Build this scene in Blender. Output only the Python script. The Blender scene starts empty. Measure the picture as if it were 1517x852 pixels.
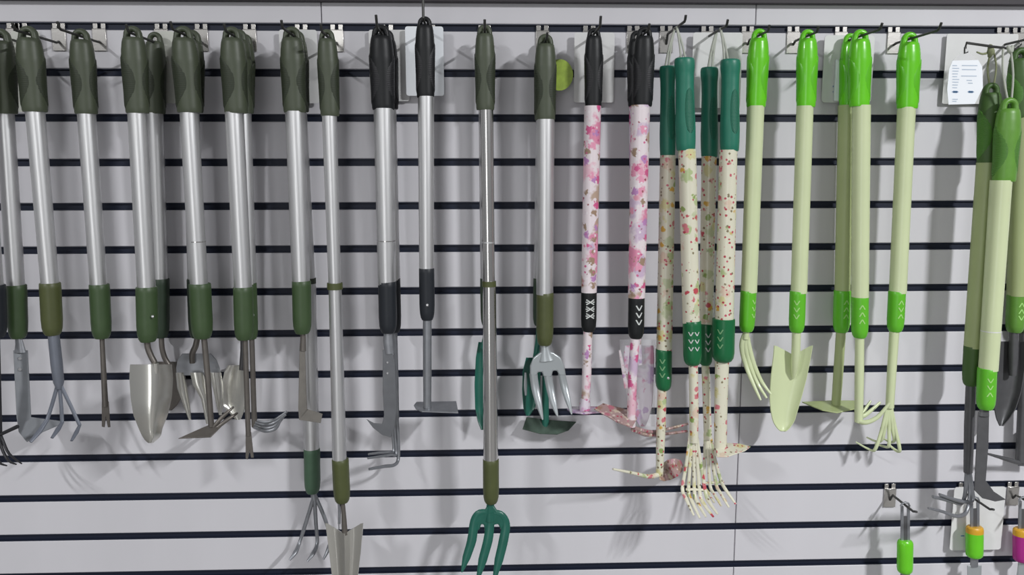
import bpy, bmesh, math, random
from mathutils import Vector, Matrix

S = bpy.context.scene
COL = S.collection

# ------------------------------------------------------------------ camera
W, H, F = 1517.0, 852.0, 1200.0
PITCH, YAW, ROLL = math.radians(8.24), math.radians(1.961), math.radians(-0.083)
CAM_Z = 1.45                      # lens height above the floor
DIST = 1.4221                     # lens to slat wall (wall front is the plane y = 0)
GROOVE0 = CAM_Z + 0.2389          # height of the top groove
SLAT_PITCH = 0.075
FWD = Vector((math.sin(YAW) * math.cos(PITCH), math.cos(YAW) * math.cos(PITCH), -math.sin(PITCH)))
_r = Vector((math.cos(YAW), -math.sin(YAW), 0.0))
_u = _r.cross(FWD)
RIGHT = math.cos(ROLL) * _r + math.sin(ROLL) * _u
UP = math.cos(ROLL) * _u - math.sin(ROLL) * _r
cam_data = bpy.data.cameras.new('camera')
cam_data.sensor_width = 36.0
cam_data.lens = F / W * 36.0
cam_data.clip_start = 0.05
cam = bpy.data.objects.new('camera', cam_data)
COL.objects.link(cam)
m = Matrix((RIGHT, UP, -FWD)).transposed().to_4x4()
m.translation = Vector((0, -DIST, CAM_Z))
cam.matrix_world = m
S.camera = cam

# ------------------------------------------------------------------ world, lamps, exposure
S.view_settings.view_transform = 'Standard'
S.view_settings.look = 'None'
S.view_settings.gamma = 1.0
S.view_settings.exposure = -0.30
world = bpy.data.worlds.new('world')
S.world = world
world.use_nodes = True
world.node_tree.nodes['Background'].inputs['Color'].default_value = (0.95, 0.96, 1.0, 1)
world.node_tree.nodes['Background'].inputs['Strength'].default_value = 0.28


def ceiling_tube(x, y, z, sx, sy, power):
    l = bpy.data.lights.new('ceiling_tube_light', 'AREA')
    l.shape = 'RECTANGLE'
    l.size, l.size_y = sx, sy
    l.energy = power
    l.color = (0.97, 0.98, 1.0)
    o = bpy.data.objects.new('ceiling_tube_light', l)
    COL.objects.link(o)
    o.location = (x, y, z)
    return o


ceiling_tube(-1.95, -2.3, 2.78, 0.08, 0.5, 66)
ceiling_tube(1.9, -2.3, 2.78, 0.08, 0.5, 165)

# unseen area light added opposite the slat wall for highlights on the metal
_l = bpy.data.lights.new('front_highlight_fill', 'AREA')
_l.shape = 'RECTANGLE'
_l.size, _l.size_y = 1.0, 2.2
_l.energy = 24
_l.color = (0.98, 0.99, 1.0)
_o = bpy.data.objects.new('front_highlight_fill', _l)
COL.objects.link(_o)
_o.location = (-0.75, -4.1, 1.4)
_o.rotation_euler = (math.radians(90), 0, 0)

# ------------------------------------------------------------------ pixels to metres


def U(px, py, d):
    """the point seen at px, py that stands d metres in front of the slat wall"""
    v = FWD * F + RIGHT * (px - W / 2) + UP * (H / 2 - py)
    t = (DIST - d) / v.y
    return Vector((v.x * t, -d, CAM_Z + v.z * t))


def SC(px, py, d):
    return (U(px + 1, py, d) - U(px, py, d)).length


# ------------------------------------------------------------------ materials


def new_mat(name):
    mt = bpy.data.materials.new(name)
    mt.use_nodes = True
    nt = mt.node_tree
    return mt, nt, nt.nodes['Principled BSDF']


def plain(name, col, rough=0.5, metal=0.0, noise=0.0, nscale=60.0, bump=0.0, bscale=300.0, stretch=None, spec=0.5, coat=0.0):
    mt, nt, b = new_mat(name)
    b.inputs['Base Color'].default_value = (*col, 1)
    b.inputs['Roughness'].default_value = rough
    b.inputs['Metallic'].default_value = metal
    b.inputs['Specular IOR Level'].default_value = spec
    b.inputs['Coat Weight'].default_value = coat
    tc = nt.nodes.new('ShaderNodeTexCoord')
    mp = nt.nodes.new('ShaderNodeMapping')
    nt.links.new(tc.outputs['Object'], mp.inputs['Vector'])
    if stretch:
        mp.inputs['Scale'].default_value = stretch
    if noise > 0:
        n = nt.nodes.new('ShaderNodeTexNoise')
        n.inputs['Scale'].default_value = nscale
        n.inputs['Detail'].default_value = 4
        nt.links.new(mp.outputs[0], n.inputs['Vector'])
        r = nt.nodes.new('ShaderNodeValToRGB')
        r.color_ramp.elements[0].position = 0.3
        r.color_ramp.elements[1].position = 0.7
        r.color_ramp.elements[0].color = (*[c * (1 - noise) for c in col], 1)
        r.color_ramp.elements[1].color = (*[min(1, c * (1 + noise)) for c in col], 1)
        nt.links.new(n.outputs['Fac'], r.inputs['Fac'])
        nt.links.new(r.outputs[0], b.inputs['Base Color'])
    if bump > 0:
        n2 = nt.nodes.new('ShaderNodeTexNoise')
        n2.inputs['Scale'].default_value = bscale
        nt.links.new(mp.outputs[0], n2.inputs['Vector'])
        bp = nt.nodes.new('ShaderNodeBump')
        bp.inputs['Strength'].default_value = bump
        bp.inputs['Distance'].default_value = 0.001
        nt.links.new(n2.outputs['Fac'], bp.inputs['Height'])
        nt.links.new(bp.outputs[0], b.inputs['Normal'])
    return mt


def ribbed(name, col, rough, rib=420.0, strength=0.5):
    mt, nt, b = new_mat(name)
    b.inputs['Base Color'].default_value = (*col, 1)
    b.inputs['Roughness'].default_value = rough
    tc = nt.nodes.new('ShaderNodeTexCoord')
    wv = nt.nodes.new('ShaderNodeTexWave')
    wv.bands_direction = 'Z'
    wv.inputs['Scale'].default_value = rib / 6.283
    nt.links.new(tc.outputs['Object'], wv.inputs['Vector'])
    bp = nt.nodes.new('ShaderNodeBump')
    bp.inputs['Strength'].default_value = strength
    bp.inputs['Distance'].default_value = 0.0008
    nt.links.new(wv.outputs['Fac'], bp.inputs['Height'])
    nt.links.new(bp.outputs[0], b.inputs['Normal'])
    return mt


def floral(name, base, layers, rough=0.35, coat=0.3):
    """printed flowers: every layer is (scale, radius, coverage, [colours], wobble)"""
    mt, nt, b = new_mat(name)
    b.inputs['Roughness'].default_value = rough
    b.inputs['Coat Weight'].default_value = coat
    tc = nt.nodes.new('ShaderNodeTexCoord')
    oi = nt.nodes.new('ShaderNodeObjectInfo')
    mul = nt.nodes.new('ShaderNodeVectorMath')
    mul.operation = 'MULTIPLY_ADD'
    nt.links.new(oi.outputs['Random'], mul.inputs[0])
    mul.inputs[1].default_value = (3.1, 5.3, 7.7)
    nt.links.new(tc.outputs['Object'], mul.inputs[2])
    prev = None
    for (sc, rad, cover, cols, wob) in layers:
        nz = nt.nodes.new('ShaderNodeTexNoise')
        nz.inputs['Scale'].default_value = sc * 2.6
        nz.inputs['Detail'].default_value = 2
        nt.links.new(mul.outputs[0], nz.inputs['Vector'])
        ad = nt.nodes.new('ShaderNodeVectorMath')
        ad.operation = 'MULTIPLY_ADD'
        nt.links.new(nz.outputs['Color'], ad.inputs[0])
        ad.inputs[1].default_value = (wob / sc,) * 3
        nt.links.new(mul.outputs[0], ad.inputs[2])
        vo = nt.nodes.new('ShaderNodeTexVoronoi')
        vo.inputs['Scale'].default_value = sc
        nt.links.new(ad.outputs[0], vo.inputs['Vector'])
        sep = nt.nodes.new('ShaderNodeSeparateColor')
        nt.links.new(vo.outputs['Color'], sep.inputs[0])
        ramp = nt.nodes.new('ShaderNodeValToRGB')
        ramp.color_ramp.interpolation = 'CONSTANT'
        while len(ramp.color_ramp.elements) < len(cols):
            ramp.color_ramp.elements.new(0.5)
        for i, c in enumerate(cols):
            ramp.color_ramp.elements[i].position = i / len(cols)
            ramp.color_ramp.elements[i].color = (*c, 1)
        nt.links.new(sep.outputs[0], ramp.inputs['Fac'])
        lt = nt.nodes.new('ShaderNodeMapRange')
        lt.inputs['From Min'].default_value = rad
        lt.inputs['From Max'].default_value = rad * 0.72
        nt.links.new(vo.outputs['Distance'], lt.inputs['Value'])
        on = nt.nodes.new('ShaderNodeMath')
        on.operation = 'LESS_THAN'
        on.inputs[1].default_value = cover
        nt.links.new(sep.outputs[1], on.inputs[0])
        fm = nt.nodes.new('ShaderNodeMath')
        fm.operation = 'MULTIPLY'
        nt.links.new(lt.outputs[0], fm.inputs[0])
        nt.links.new(on.outputs[0], fm.inputs[1])
        mx = nt.nodes.new('ShaderNodeMix')
        mx.data_type = 'RGBA'
        nt.links.new(fm.outputs[0], mx.inputs['Factor'])
        if prev is None:
            mx.inputs['A'].default_value = (*base, 1)
        else:
            nt.links.new(prev, mx.inputs['A'])
        nt.links.new(ramp.outputs[0], mx.inputs['B'])
        prev = mx.outputs['Result']
    nt.links.new(prev, b.inputs['Base Color'])
    return mt


M = {
    'laminate': plain('white_laminate', (0.60, 0.59, 0.615), 0.5, noise=0.03, nscale=7, stretch=(1, 1, 0.25), spec=0.35),
    'groove': plain('navy_groove', (0.008, 0.012, 0.028), 0.55, spec=0.35),
    'backer': plain('black_backer', (0.012, 0.014, 0.02), 0.8),
    'dark_trim': plain('dark_trim', (0.03, 0.025, 0.03), 0.6),
    'floor': plain('grey_floor', (0.20, 0.195, 0.19), 0.35, noise=0.1, nscale=3),
    'ceiling': plain('white_ceiling', (0.75, 0.75, 0.75), 0.9, noise=0.02),
    'plaster': plain('far_plaster', (0.45, 0.45, 0.46), 0.8, noise=0.03),
    'alu': plain('brushed_aluminium', (0.70, 0.70, 0.70), 0.40, 0.92, bump=0.12, bscale=900, stretch=(1, 1, 0.03)),
    'chrome_tube': plain('polished_steel_tube', (0.66, 0.65, 0.63), 0.22, 1.0),
    'steel': plain('grey_steel', (0.30, 0.31, 0.33), 0.42, 0.75, noise=0.08, nscale=80),
    'blue_steel': plain('grey_blue_painted_steel', (0.17, 0.185, 0.22), 0.45, 0.3, noise=0.05),
    'dark_steel': plain('dark_grey_steel', (0.12, 0.12, 0.125), 0.45, 0.5, noise=0.08),
    'black_steel': plain('black_steel', (0.03, 0.03, 0.033), 0.45, 0.3),
    'brown_steel': plain('brownish_steel', (0.165, 0.15, 0.135), 0.42, 0.65, noise=0.15, nscale=40),
    'stainless': plain('polished_stainless', (0.80, 0.79, 0.73), 0.27, 1.0, bump=0.03, bscale=25),
    'silver_paint': plain('silver_painted_steel', (0.42, 0.45, 0.46), 0.35, 0.5),
    'blade_grey': plain('blade_grey_steel', (0.15, 0.155, 0.165), 0.45, 0.5, noise=0.08),
    'blade_brown': plain('dull_brown_steel', (0.13, 0.12, 0.105), 0.5, 0.25, noise=0.12),
    'teal_dull': plain('dull_green_brown_steel', (0.055, 0.085, 0.065), 0.4, 0.2, noise=0.2),
    'grey_paint': plain('grey_painted_steel', (0.19, 0.20, 0.215), 0.45, 0.15, noise=0.06),
    'rivet': plain('bright_rivet', (0.85, 0.85, 0.85), 0.2, 1.0),
    'hook_zinc': plain('zinc_plate', (0.58, 0.56, 0.53), 0.25, 0.9, bump=0.05),
    'hook_wire': plain('dark_hook_wire', (0.055, 0.055, 0.052), 0.45, 0.45),
    'olive': plain('olive_plastic', (0.062, 0.075, 0.046), 0.45, noise=0.05),
    'olive_pad': ribbed('olive_rubber_pad', (0.024, 0.032, 0.016), 0.6, rib=700, strength=0.2),
    'olive_dark': plain('dark_olive_plastic', (0.035, 0.045, 0.028), 0.45),
    'ferrule_green': plain('moss_green_plastic', (0.045, 0.080, 0.030), 0.45, noise=0.06),
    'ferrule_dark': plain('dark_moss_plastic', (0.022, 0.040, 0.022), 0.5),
    'ferrule_olive': plain('olive_ferrule_plastic', (0.070, 0.082, 0.026), 0.45, noise=0.06),
    'ferrule_sage': plain('sage_green_plastic', (0.055, 0.11, 0.065), 0.5, noise=0.06),
    'black': plain('black_plastic', (0.009, 0.010, 0.011), 0.45, spec=0.35),
    'black_pad': ribbed('black_rubber_pad', (0.008, 0.008, 0.010), 0.55, rib=700, strength=0.2),
    'charcoal': plain('charcoal_plastic', (0.015, 0.018, 0.023), 0.45, spec=0.4),
    'teal': plain('teal_green_plastic', (0.014, 0.165, 0.105), 0.42, noise=0.05),
    'teal_pad': ribbed('teal_rubber_pad', (0.010, 0.125, 0.075), 0.5, rib=900),
    'teal_steel': plain('teal_painted_steel', (0.012, 0.105, 0.075), 0.35, noise=0.08),
    'green_ferrule': plain('bottle_green_plastic', (0.006, 0.125, 0.040), 0.35),
    'lime': plain('lime_plastic', (0.13, 0.56, 0.012), 0.28, noise=0.03, coat=0.2),
    'lime_pad': plain('lime_plastic_facet', (0.10, 0.46, 0.008), 0.3, coat=0.2),
    'lime_ferrule': plain('lime_ferrule_plastic', (0.11, 0.45, 0.02), 0.35),
    'grass': plain('grass_green_plastic', (0.11, 0.27, 0.035), 0.4, noise=0.06),
    'grass_pad': ribbed('grass_green_pad', (0.065, 0.19, 0.022), 0.5, rib=900),
    'grass_dark': plain('dark_grass_plastic', (0.05, 0.11, 0.022), 0.5),
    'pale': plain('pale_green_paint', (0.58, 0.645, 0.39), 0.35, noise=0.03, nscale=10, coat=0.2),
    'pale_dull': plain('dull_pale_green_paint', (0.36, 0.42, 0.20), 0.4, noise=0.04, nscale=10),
    'card': plain('white_card', (0.66, 0.66, 0.65), 0.55, noise=0.02),
    'card_cream': plain('cream_card', (0.60, 0.61, 0.55), 0.6, noise=0.02),
    'card_bright': plain('bright_card', (0.80, 0.83, 0.86), 0.45),
    'ink': plain('blue_grey_print', (0.42, 0.50, 0.60), 0.6),
    'ink_dark': plain('blue_print', (0.12, 0.24, 0.42), 0.6),
    'mark': plain('white_print', (0.55, 0.57, 0.55), 0.5),
    'mark_lime': plain('pale_lime_print', (0.33, 0.62, 0.18), 0.5),
    'mark_dull': plain('dull_green_print', (0.16, 0.34, 0.16), 0.5),
    'cord': plain('grey_green_cord', (0.42, 0.44, 0.38), 0.7, bump=0.3, bscale=700),
    'cord_dark': plain('olive_cord', (0.22, 0.24, 0.13), 0.7, bump=0.3, bscale=700),
    'magenta': plain('magenta_plastic', (0.38, 0.02, 0.22), 0.35),
    'orange': plain('orange_plastic', (0.62, 0.33, 0.02), 0.4),
    'sticker': plain('lime_sticker', (0.30, 0.42, 0.05), 0.4, noise=0.25, nscale=60),
    'pink': floral('pink_floral_print', (0.74, 0.66, 0.68), [
        (27, 0.62, 0.75, [(0.66, 0.30, 0.38), (0.72, 0.45, 0.52), (0.55, 0.42, 0.55), (0.66, 0.24, 0.36), (0.45, 0.33, 0.25)], 0.9),
        (66, 0.5, 0.55, [(0.60, 0.10, 0.25), (0.72, 0.30, 0.42), (0.32, 0.22, 0.15), (0.45, 0.22, 0.45)], 0.9),
        (150, 0.36, 0.25, [(0.30, 0.08, 0.10), (0.55, 0.12, 0.25), (0.78, 0.72, 0.74)], 0.5)]),
    'purple': floral('purple_floral_print', (0.66, 0.60, 0.66), [
        (30, 0.65, 0.75, [(0.45, 0.30, 0.50), (0.55, 0.35, 0.50), (0.62, 0.52, 0.64), (0.55, 0.20, 0.32)], 0.9),
        (75, 0.5, 0.45, [(0.50, 0.10, 0.25), (0.35, 0.20, 0.42), (0.30, 0.20, 0.16)], 0.9)]),
    'burgundy': floral('burgundy_floral_print', (0.36, 0.24, 0.23), [
        (85, 0.6, 0.7, [(0.42, 0.14, 0.18), (0.30, 0.18, 0.13), (0.52, 0.28, 0.32), (0.50, 0.42, 0.32)], 0.9),
        (170, 0.5, 0.55, [(0.38, 0.04, 0.08), (0.18, 0.10, 0.08), (0.62, 0.52, 0.46)], 0.8)]),
    'cream': floral('cream_floral_print', (0.68, 0.66, 0.52), [
        (42, 0.5, 0.55, [(0.42, 0.50, 0.25), (0.62, 0.58, 0.30), (0.66, 0.52, 0.40), (0.50, 0.54, 0.34)], 0.9),
        (64, 0.36, 0.42, [(0.50, 0.07, 0.09), (0.60, 0.36, 0.06), (0.26, 0.36, 0.10), (0.58, 0.18, 0.20)], 0.45),
        (150, 0.36, 0.4, [(0.42, 0.04, 0.06), (0.22, 0.18, 0.10), (0.50, 0.08, 0.12)], 0.3)]),
}


def make_film():
    mt, nt, b = new_mat('clear_plastic_film')
    b.inputs['Base Color'].default_value = (0.9, 0.9, 0.93, 1)
    b.inputs['Roughness'].default_value = 0.08
    b.inputs['Alpha'].default_value = 0.13
    n = nt.nodes.new('ShaderNodeTexNoise')
    n.inputs['Scale'].default_value = 45
    bp = nt.nodes.new('ShaderNodeBump')
    bp.inputs['Strength'].default_value = 0.6
    bp.inputs['Distance'].default_value = 0.003
    nt.links.new(n.outputs['Fac'], bp.inputs['Height'])
    nt.links.new(bp.outputs[0], b.inputs['Normal'])
    return mt


M['film'] = make_film()

# ------------------------------------------------------------------ mesh helpers


class MB:
    def __init__(self):
        self.v, self.f = [], []

    def add(self, vs, fs):
        o = len(self.v)
        self.v += [Vector(p) for p in vs]
        self.f += [tuple(i + o for i in f) for f in fs]
        return self

    def ring_skin(self, rings, close=True):
        n = len(rings[0])
        o = len(self.v)
        for r in rings:
            self.v += [Vector(p) for p in r]
        for i in range(len(rings) - 1):
            for j in range(n):
                k = (j + 1) % n
                a = o + i * n
                self.f.append((a + j, a + n + j, a + n + k, a + k))
        if close:
            self.f.append(tuple(o + j for j in range(n)))
            a = o + (len(rings) - 1) * n
            self.f.append(tuple(a + j for j in reversed(range(n))))
        return self

    def loft(self, secs, n=20):
        """secs: centre, rx, ry; horizontal rings from top to bottom"""
        rings = []
        for c, rx, ry in secs:
            rings.append([c + Vector((rx * math.sin(2 * math.pi * j / n), -ry * math.cos(2 * math.pi * j / n), 0)) for j in range(n)])
        return self.ring_skin(rings)

    def tube(self, pts, rads, flat=1.0, n=10, smooth=0):
        pts = [Vector(p) for p in pts]
        if not isinstance(rads, (list, tuple)):
            rads = [rads] * len(pts)
        if smooth:
            np_, nr = [], []
            for i in range(len(pts) - 1):
                p0, p1, p2, p3 = pts[max(i - 1, 0)], pts[i], pts[i + 1], pts[min(i + 2, len(pts) - 1)]
                for s in range(smooth):
                    t = s / smooth
                    np_.append(0.5 * ((2 * p1) + (p2 - p0) * t + (2 * p0 - 5 * p1 + 4 * p2 - p3) * t * t + (3 * p1 - p0 - 3 * p2 + p3) * t ** 3))
                    nr.append(rads[i] * (1 - t) + rads[i + 1] * t)
            np_.append(pts[-1])
            nr.append(rads[-1])
            pts, rads = np_, nr
        rings = []
        nrm = None
        for i, p in enumerate(pts):
            t = (pts[min(i + 1, len(pts) - 1)] - pts[max(i - 1, 0)]).normalized()
            if nrm is None:
                nrm = t.cross(Vector((0, 1, 0)))
                if nrm.length < 0.05:
                    nrm = t.cross(Vector((0, 0, 1)))
            nrm = (nrm - t * nrm.dot(t)).normalized()
            b = t.cross(nrm)
            rings.append([p + nrm * (rads[i] * math.cos(2 * math.pi * j / n)) + b * (rads[i] * flat * math.sin(2 * math.pi * j / n)) for j in range(n)])
        return self.ring_skin(rings)

    def plate(self, pts, thick):
        pts = [Vector(p) for p in pts]
        nrm = Vector((0, 0, 0))
        for i in range(len(pts)):
            nrm += pts[i].cross(pts[(i + 1) % len(pts)])
        nrm.normalize()
        n = len(pts)
        a = [p + nrm * thick / 2 for p in pts]
        b = [p - nrm * thick / 2 for p in pts]
        fs = [tuple(range(n)), tuple(range(2 * n - 1, n - 1, -1))]
        fs += [(i, n + i, n + (i + 1) % n, (i + 1) % n) for i in range(n)]
        return self.add(a + b, fs)

    def box(self, x0, x1, y0, y1, z0, z1):
        vs = [(x, y, z) for x in (x0, x1) for y in (y0, y1) for z in (z0, z1)]
        return self.add(vs, [(0, 1, 3, 2), (4, 6, 7, 5), (0, 4, 5, 1), (2, 3, 7, 6), (0, 2, 6, 4), (1, 5, 7, 3)])

    def sheet(self, grid, thick):
        """grid[i][j] of points, given thickness along its own normals"""
        ni, nj = len(grid), len(grid[0])
        front, back = [], []
        for i in range(ni):
            for j in range(nj):
                du = grid[i][min(j + 1, nj - 1)] - grid[i][max(j - 1, 0)]
                dv = grid[min(i + 1, ni - 1)][j] - grid[max(i - 1, 0)][j]
                n = du.cross(dv)
                n = n.normalized() if n.length > 1e-12 else Vector((0, -1, 0))
                front.append(grid[i][j] + n * thick / 2)
                back.append(grid[i][j] - n * thick / 2)
        N = ni * nj
        fs = []
        for i in range(ni - 1):
            for j in range(nj - 1):
                a = i * nj + j
                fs.append((a, a + 1, a + nj + 1, a + nj))
                fs.append((N + a, N + a + nj, N + a + nj + 1, N + a + 1))
        edge = [j for j in range(nj)] + [i * nj + nj - 1 for i in range(1, ni)] + [(ni - 1) * nj + j for j in range(nj - 2, -1, -1)] + [i * nj for i in range(ni - 2, 0, -1)]
        for k in range(len(edge)):
            a, b = edge[k], edge[(k + 1) % len(edge)]
            fs.append((b, a, N + a, N + b))
        return self.add(front + back, fs)

    def build(self, name, mat, parent=None, smooth=35, bevel=0.0):
        org, q = Vector((0, 0, 0)), parent
        while q:
            org = org + q.location
            q = q.parent
        me = bpy.data.meshes.new(name)
        me.from_pydata([p - org for p in self.v], [], self.f)
        bm = bmesh.new()
        bm.from_mesh(me)
        bmesh.ops.recalc_face_normals(bm, faces=bm.faces)
        bm.to_mesh(me)
        bm.free()
        for p in me.polygons:
            p.use_smooth = True
        me.set_sharp_from_angle(angle=math.radians(smooth))
        me.materials.append(M[mat])
        o = bpy.data.objects.new(name, me)
        COL.objects.link(o)
        if parent:
            o.parent = parent
        if bevel:
            md = o.modifiers.new('bevel', 'BEVEL')
            md.width = bevel
            md.segments = 2
        return o


def tag(o, label, cat, group=None):
    o['label'] = label
    o['category'] = cat
    if group:
        o['group'] = group
    return o


def thing(name, loc, label, cat, group=None):
    o = bpy.data.objects.new(name, None)
    COL.objects.link(o)
    o.empty_display_size = 0.02
    o.location = loc
    o.matrix_world = Matrix.Translation(loc)
    return tag(o, label, cat, group)


def setting(name):
    o = bpy.data.objects.new(name, None)
    COL.objects.link(o)
    o['kind'] = 'structure'
    return o


# ------------------------------------------------------------------ the setting: slat wall, trim, floor, ceiling
random.seed(4)
wall = setting('wall_back')
SEAM1, SEAM2 = U(476, 20, 0).x, U(1120, 20, 0).x
cols = [(-1.75, SEAM1), (SEAM1, SEAM2), (SEAM2, 1.75)]
GH = 0.0125                        # groove height
slat_mesh = {}
top_z = GROOVE0 + SLAT_PITCH - GH / 2
for k in range(-1, 21):
    z1 = GROOVE0 - k * SLAT_PITCH - GH / 2
    z0 = z1 - SLAT_PITCH + GH
    for c, (xa, xb) in enumerate(cols):
        if c not in slat_mesh:
            w2, h2 = (xb - xa) / 2 - 0.0007, (SLAT_PITCH - GH) / 2
            b = 0.0012
            mb = MB()
            mb.ring_skin([[(-w2, 0.014, -h2), (w2, 0.014, -h2), (w2, 0.014, h2), (-w2, 0.014, h2)],
                          [(-w2, b, -h2), (w2, b, -h2), (w2, b, h2), (-w2, b, h2)],
                          [(-w2 + b * .5, 0, -h2 + b), (w2 - b * .5, 0, -h2 + b), (w2 - b * .5, 0, h2 - b), (-w2 + b * .5, 0, h2 - b)]])
            o = mb.build('slat', 'laminate', None)
            slat_mesh[c] = o.data
        else:
            o = bpy.data.objects.new('slat', slat_mesh[c])
            COL.objects.link(o)
        o.parent = wall
        o.location = ((xa + xb) / 2, random.uniform(-0.0003, 0.0003), (z0 + z1) / 2)
    if k >= 0:
        zc = GROOVE0 - k * SLAT_PITCH
        mb = MB()
        # a plastic liner with a thin lower lip, as in slat wall channels
        mb.box(-1.75, 1.75, 0.0045, 0.0139, zc - GH / 2, zc + GH / 2)
        mb.box(-1.75, 1.75, 0.0008, 0.0045, zc - GH / 2 + 0.0001, zc - GH / 2 + 0.0022)
        mb.box(-1.75, 1.75, 0.0008, 0.0045, zc + GH / 2 - 0.0018, zc + GH / 2 - 0.0001)
        o = mb.build('groove_liner', 'groove', wall)
MB().box(-1.75, 1.75, 0.0142, 0.03, GROOVE0 - 20.9 * SLAT_PITCH, top_z + 0.05).build('backing_board', 'backer', wall)
bb = MB().box(-1.75, 1.75, -0.006, 0.03, 0.0, 0.085).build('baseboard_back', 'dark_trim')
bb['kind'] = 'structure'
zt = U(760, 5.5, 0.0).z
tr = MB().box(-1.75, 1.75, -0.014, 0.03, zt, zt + 0.05).build('trim_1', 'dark_trim', bevel=0.001)
tr['kind'] = 'structure'
o = MB().box(-1.75, 1.75, 0.0, 0.03, zt + 0.05, 2.95).build('wall_upper', 'plaster')
o['kind'] = 'structure'
o = MB().box(-3, 3, -4.2, 0.03, -0.05, 0.0).build('floor', 'floor')
o['kind'] = 'structure'
o = MB().box(-3, 3, -4.2, 0.03, 2.95, 3.0).build('ceiling', 'ceiling')
o['kind'] = 'structure'

# ------------------------------------------------------------------ hooks
HOOK_GROUP = 'steel display hooks in the slat wall grooves'


def hook(X, Z, label, length=0.14, groove=0, tip=0.012, tipdir=0.5, plate_z=None, bend=None):
    zc = GROOVE0 - groove * SLAT_PITCH
    root = thing('display_hook', Vector((X, 0, zc)), label, 'hook', HOOK_GROUP)
    w = 0.0112
    mb = MB()
    mb.box(X - w, X + w, -0.0032, -0.0012, zc - 0.0405, zc - 0.0045)           # face plate
    mb.box(X - w, X + w, -0.0032, 0.003, zc - 0.0062, zc - 0.0042)             # fold into the groove
    mb.build('back_plate', 'hook_zinc', root, bevel=0.0006)
    for s in (-1, 1):
        MB().box(X + s * 0.0066 - 0.0038, X + s * 0.0066 + 0.0038, -0.0008, 0.0007, zc - 0.0045, zc + 0.0045).build('hook_tab', 'hook_zinc', root, bevel=0.0005)
    r = 0.0021
    if bend:
        pts = [Vector((X, -0.003, Z))] + bend
    else:
        pts = [Vector((X, -0.003, zc - 0.026)), Vector((X, -0.012, Z)), Vector((X, -length, Z)), Vector((X, -length - 0.004, Z + 0.002)),
               Vector((X, -length - 0.004 - tip * tipdir, Z + tip))]
    MB().tube(pts, r, n=8).build('hook_arm', 'hook_wire', root)
    return root


# ------------------------------------------------------------------ tool builders
GRIP_A = [(0, .34), (.015, .40), (.06, .435), (.16, .475), (.3, .50), (.5, .485), (.7, .465), (.88, .46), (.975, .455), (1, .43)]
GRIP_B = [(0, .40), (.006, .455), (.02, .485), (.05, .50), (.09, .495), (.17, .45), (.3, .44), (.55, .465), (.75, .495), (.9, .485), (.985, .46), (1, .43)]
FERR = [(0, .47), (.012, .495), (.1, .5), (.7, .5), (.86, .475), (.95, .42), (1, .34)]
FERR_ROUND = [(0, .47), (.012, .495), (.1, .5), (.78, .5), (.9, .46), (.97, .38), (1, .28)]


def interp(prof, t):
    for i in range(len(prof) - 1):
        if t <= prof[i + 1][0]:
            a, b = prof[i], prof[i + 1]
            s = (t - a[0]) / (b[0] - a[0])
            return a[1] * (1 - s) + b[1] * s
    return prof[-1][1]


def fine(prof, n):
    ts = sorted(set([round(i / n, 4) for i in range(n + 1)] + [p[0] for p in prof]))
    return [(t, interp(prof, t)) for t in ts]


def grip(root, x0, y0, x1, y1, w, d, mat, pad, rot=0, kind='A', depth=0.85, pads=True):
    """x0,y0 the very top; x1,y1 the lower end; w the width, in pixels at distance d from the wall"""
    s = SC(x0, y0, d)
    wm = w * s
    top, bot = U(x0, y0, d), U(x1, y1, d)
    ax = bot - top
    mb = MB()
    prof = GRIP_A if kind == 'A' else GRIP_B
    hole = 0.46 * wm / ax.length if kind == 'A' else 0.0
    secs = []
    for t, r in fine(prof, 14):
        p = top + ax * (hole + (1 - hole) * t)
        secs.append((p, r * wm, r * wm * depth))
    mb.loft(secs, 24)
    if kind == 'A':
        rc, rt = 0.235 * wm, 0.125 * wm
        base = top + ax * (hole + 0.04)
        cz = top.z - rt - rc
        cx = top.x
        pts = [Vector((cx - rc * 1.12, -d, base.z))]
        for i in range(0, 13):
            a = math.pi - math.pi * i / 12
            pts.append(Vector((cx + rc * math.cos(a), -d, cz + rc * math.sin(a))))
        pts.append(Vector((cx + rc * 1.12, -d, base.z)))
        mb.tube(pts, [rt * 1.15] + [rt] * 13 + [rt * 1.15], flat=1.35, n=10)
    mb.build('grip', mat, root, smooth=50)
    if not pads:
        return
    sides = (-1, 1) if kind == 'A' else (0.2,)
    for sd in sides:
        grid = []
        for i in range(15):
            v = i / 14
            t = (0.22 + 0.73 * v) if kind == 'A' else (0.32 + 0.5 * v)
            r = interp(prof, t) * wm
            c = top + ax * (hole + (1 - hole) * t)
            row = []
            if kind == 'A':
                bow = math.sin(math.pi * v) ** 0.9
                a0, a1 = 94 - 82 * bow, 98 + 50 * bow
            else:
                bow = math.sin(math.pi * v) ** 0.4
                a0, a1 = -34 * bow - 1, 34 * bow + 1
            for j in range(9):
                a = math.radians(rot + (sd if kind == 'A' else 1) * (a0 + (a1 - a0) * j / 8) + (0 if kind == 'A' else 18))
                edge = (i in (0, 14)) or (j in (0, 8))
                off = -0.0004 if edge else 0.0007
                row.append(c + Vector(((r + off) * math.sin(a), -(r * depth + off) * math.cos(a), 0)))
            if sd == -1:
                row.reverse()
            grid.append(row)
        MB().sheet(grid, 0.0004).build('grip_pad', pad, root, smooth=60)


def shaft(root, pts, d, mat, name='tube', dd=None):
    """pts: (px, py, width px); a straight round tube"""
    secs = []
    for i, (x, y, w) in enumerate(pts):
        p = U(x, y, d)
        r = w * SC(x, y, d) / 2
        secs.append((p, r, r))
    return MB().loft(secs, 22).build(name, mat, root, smooth=40)


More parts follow.
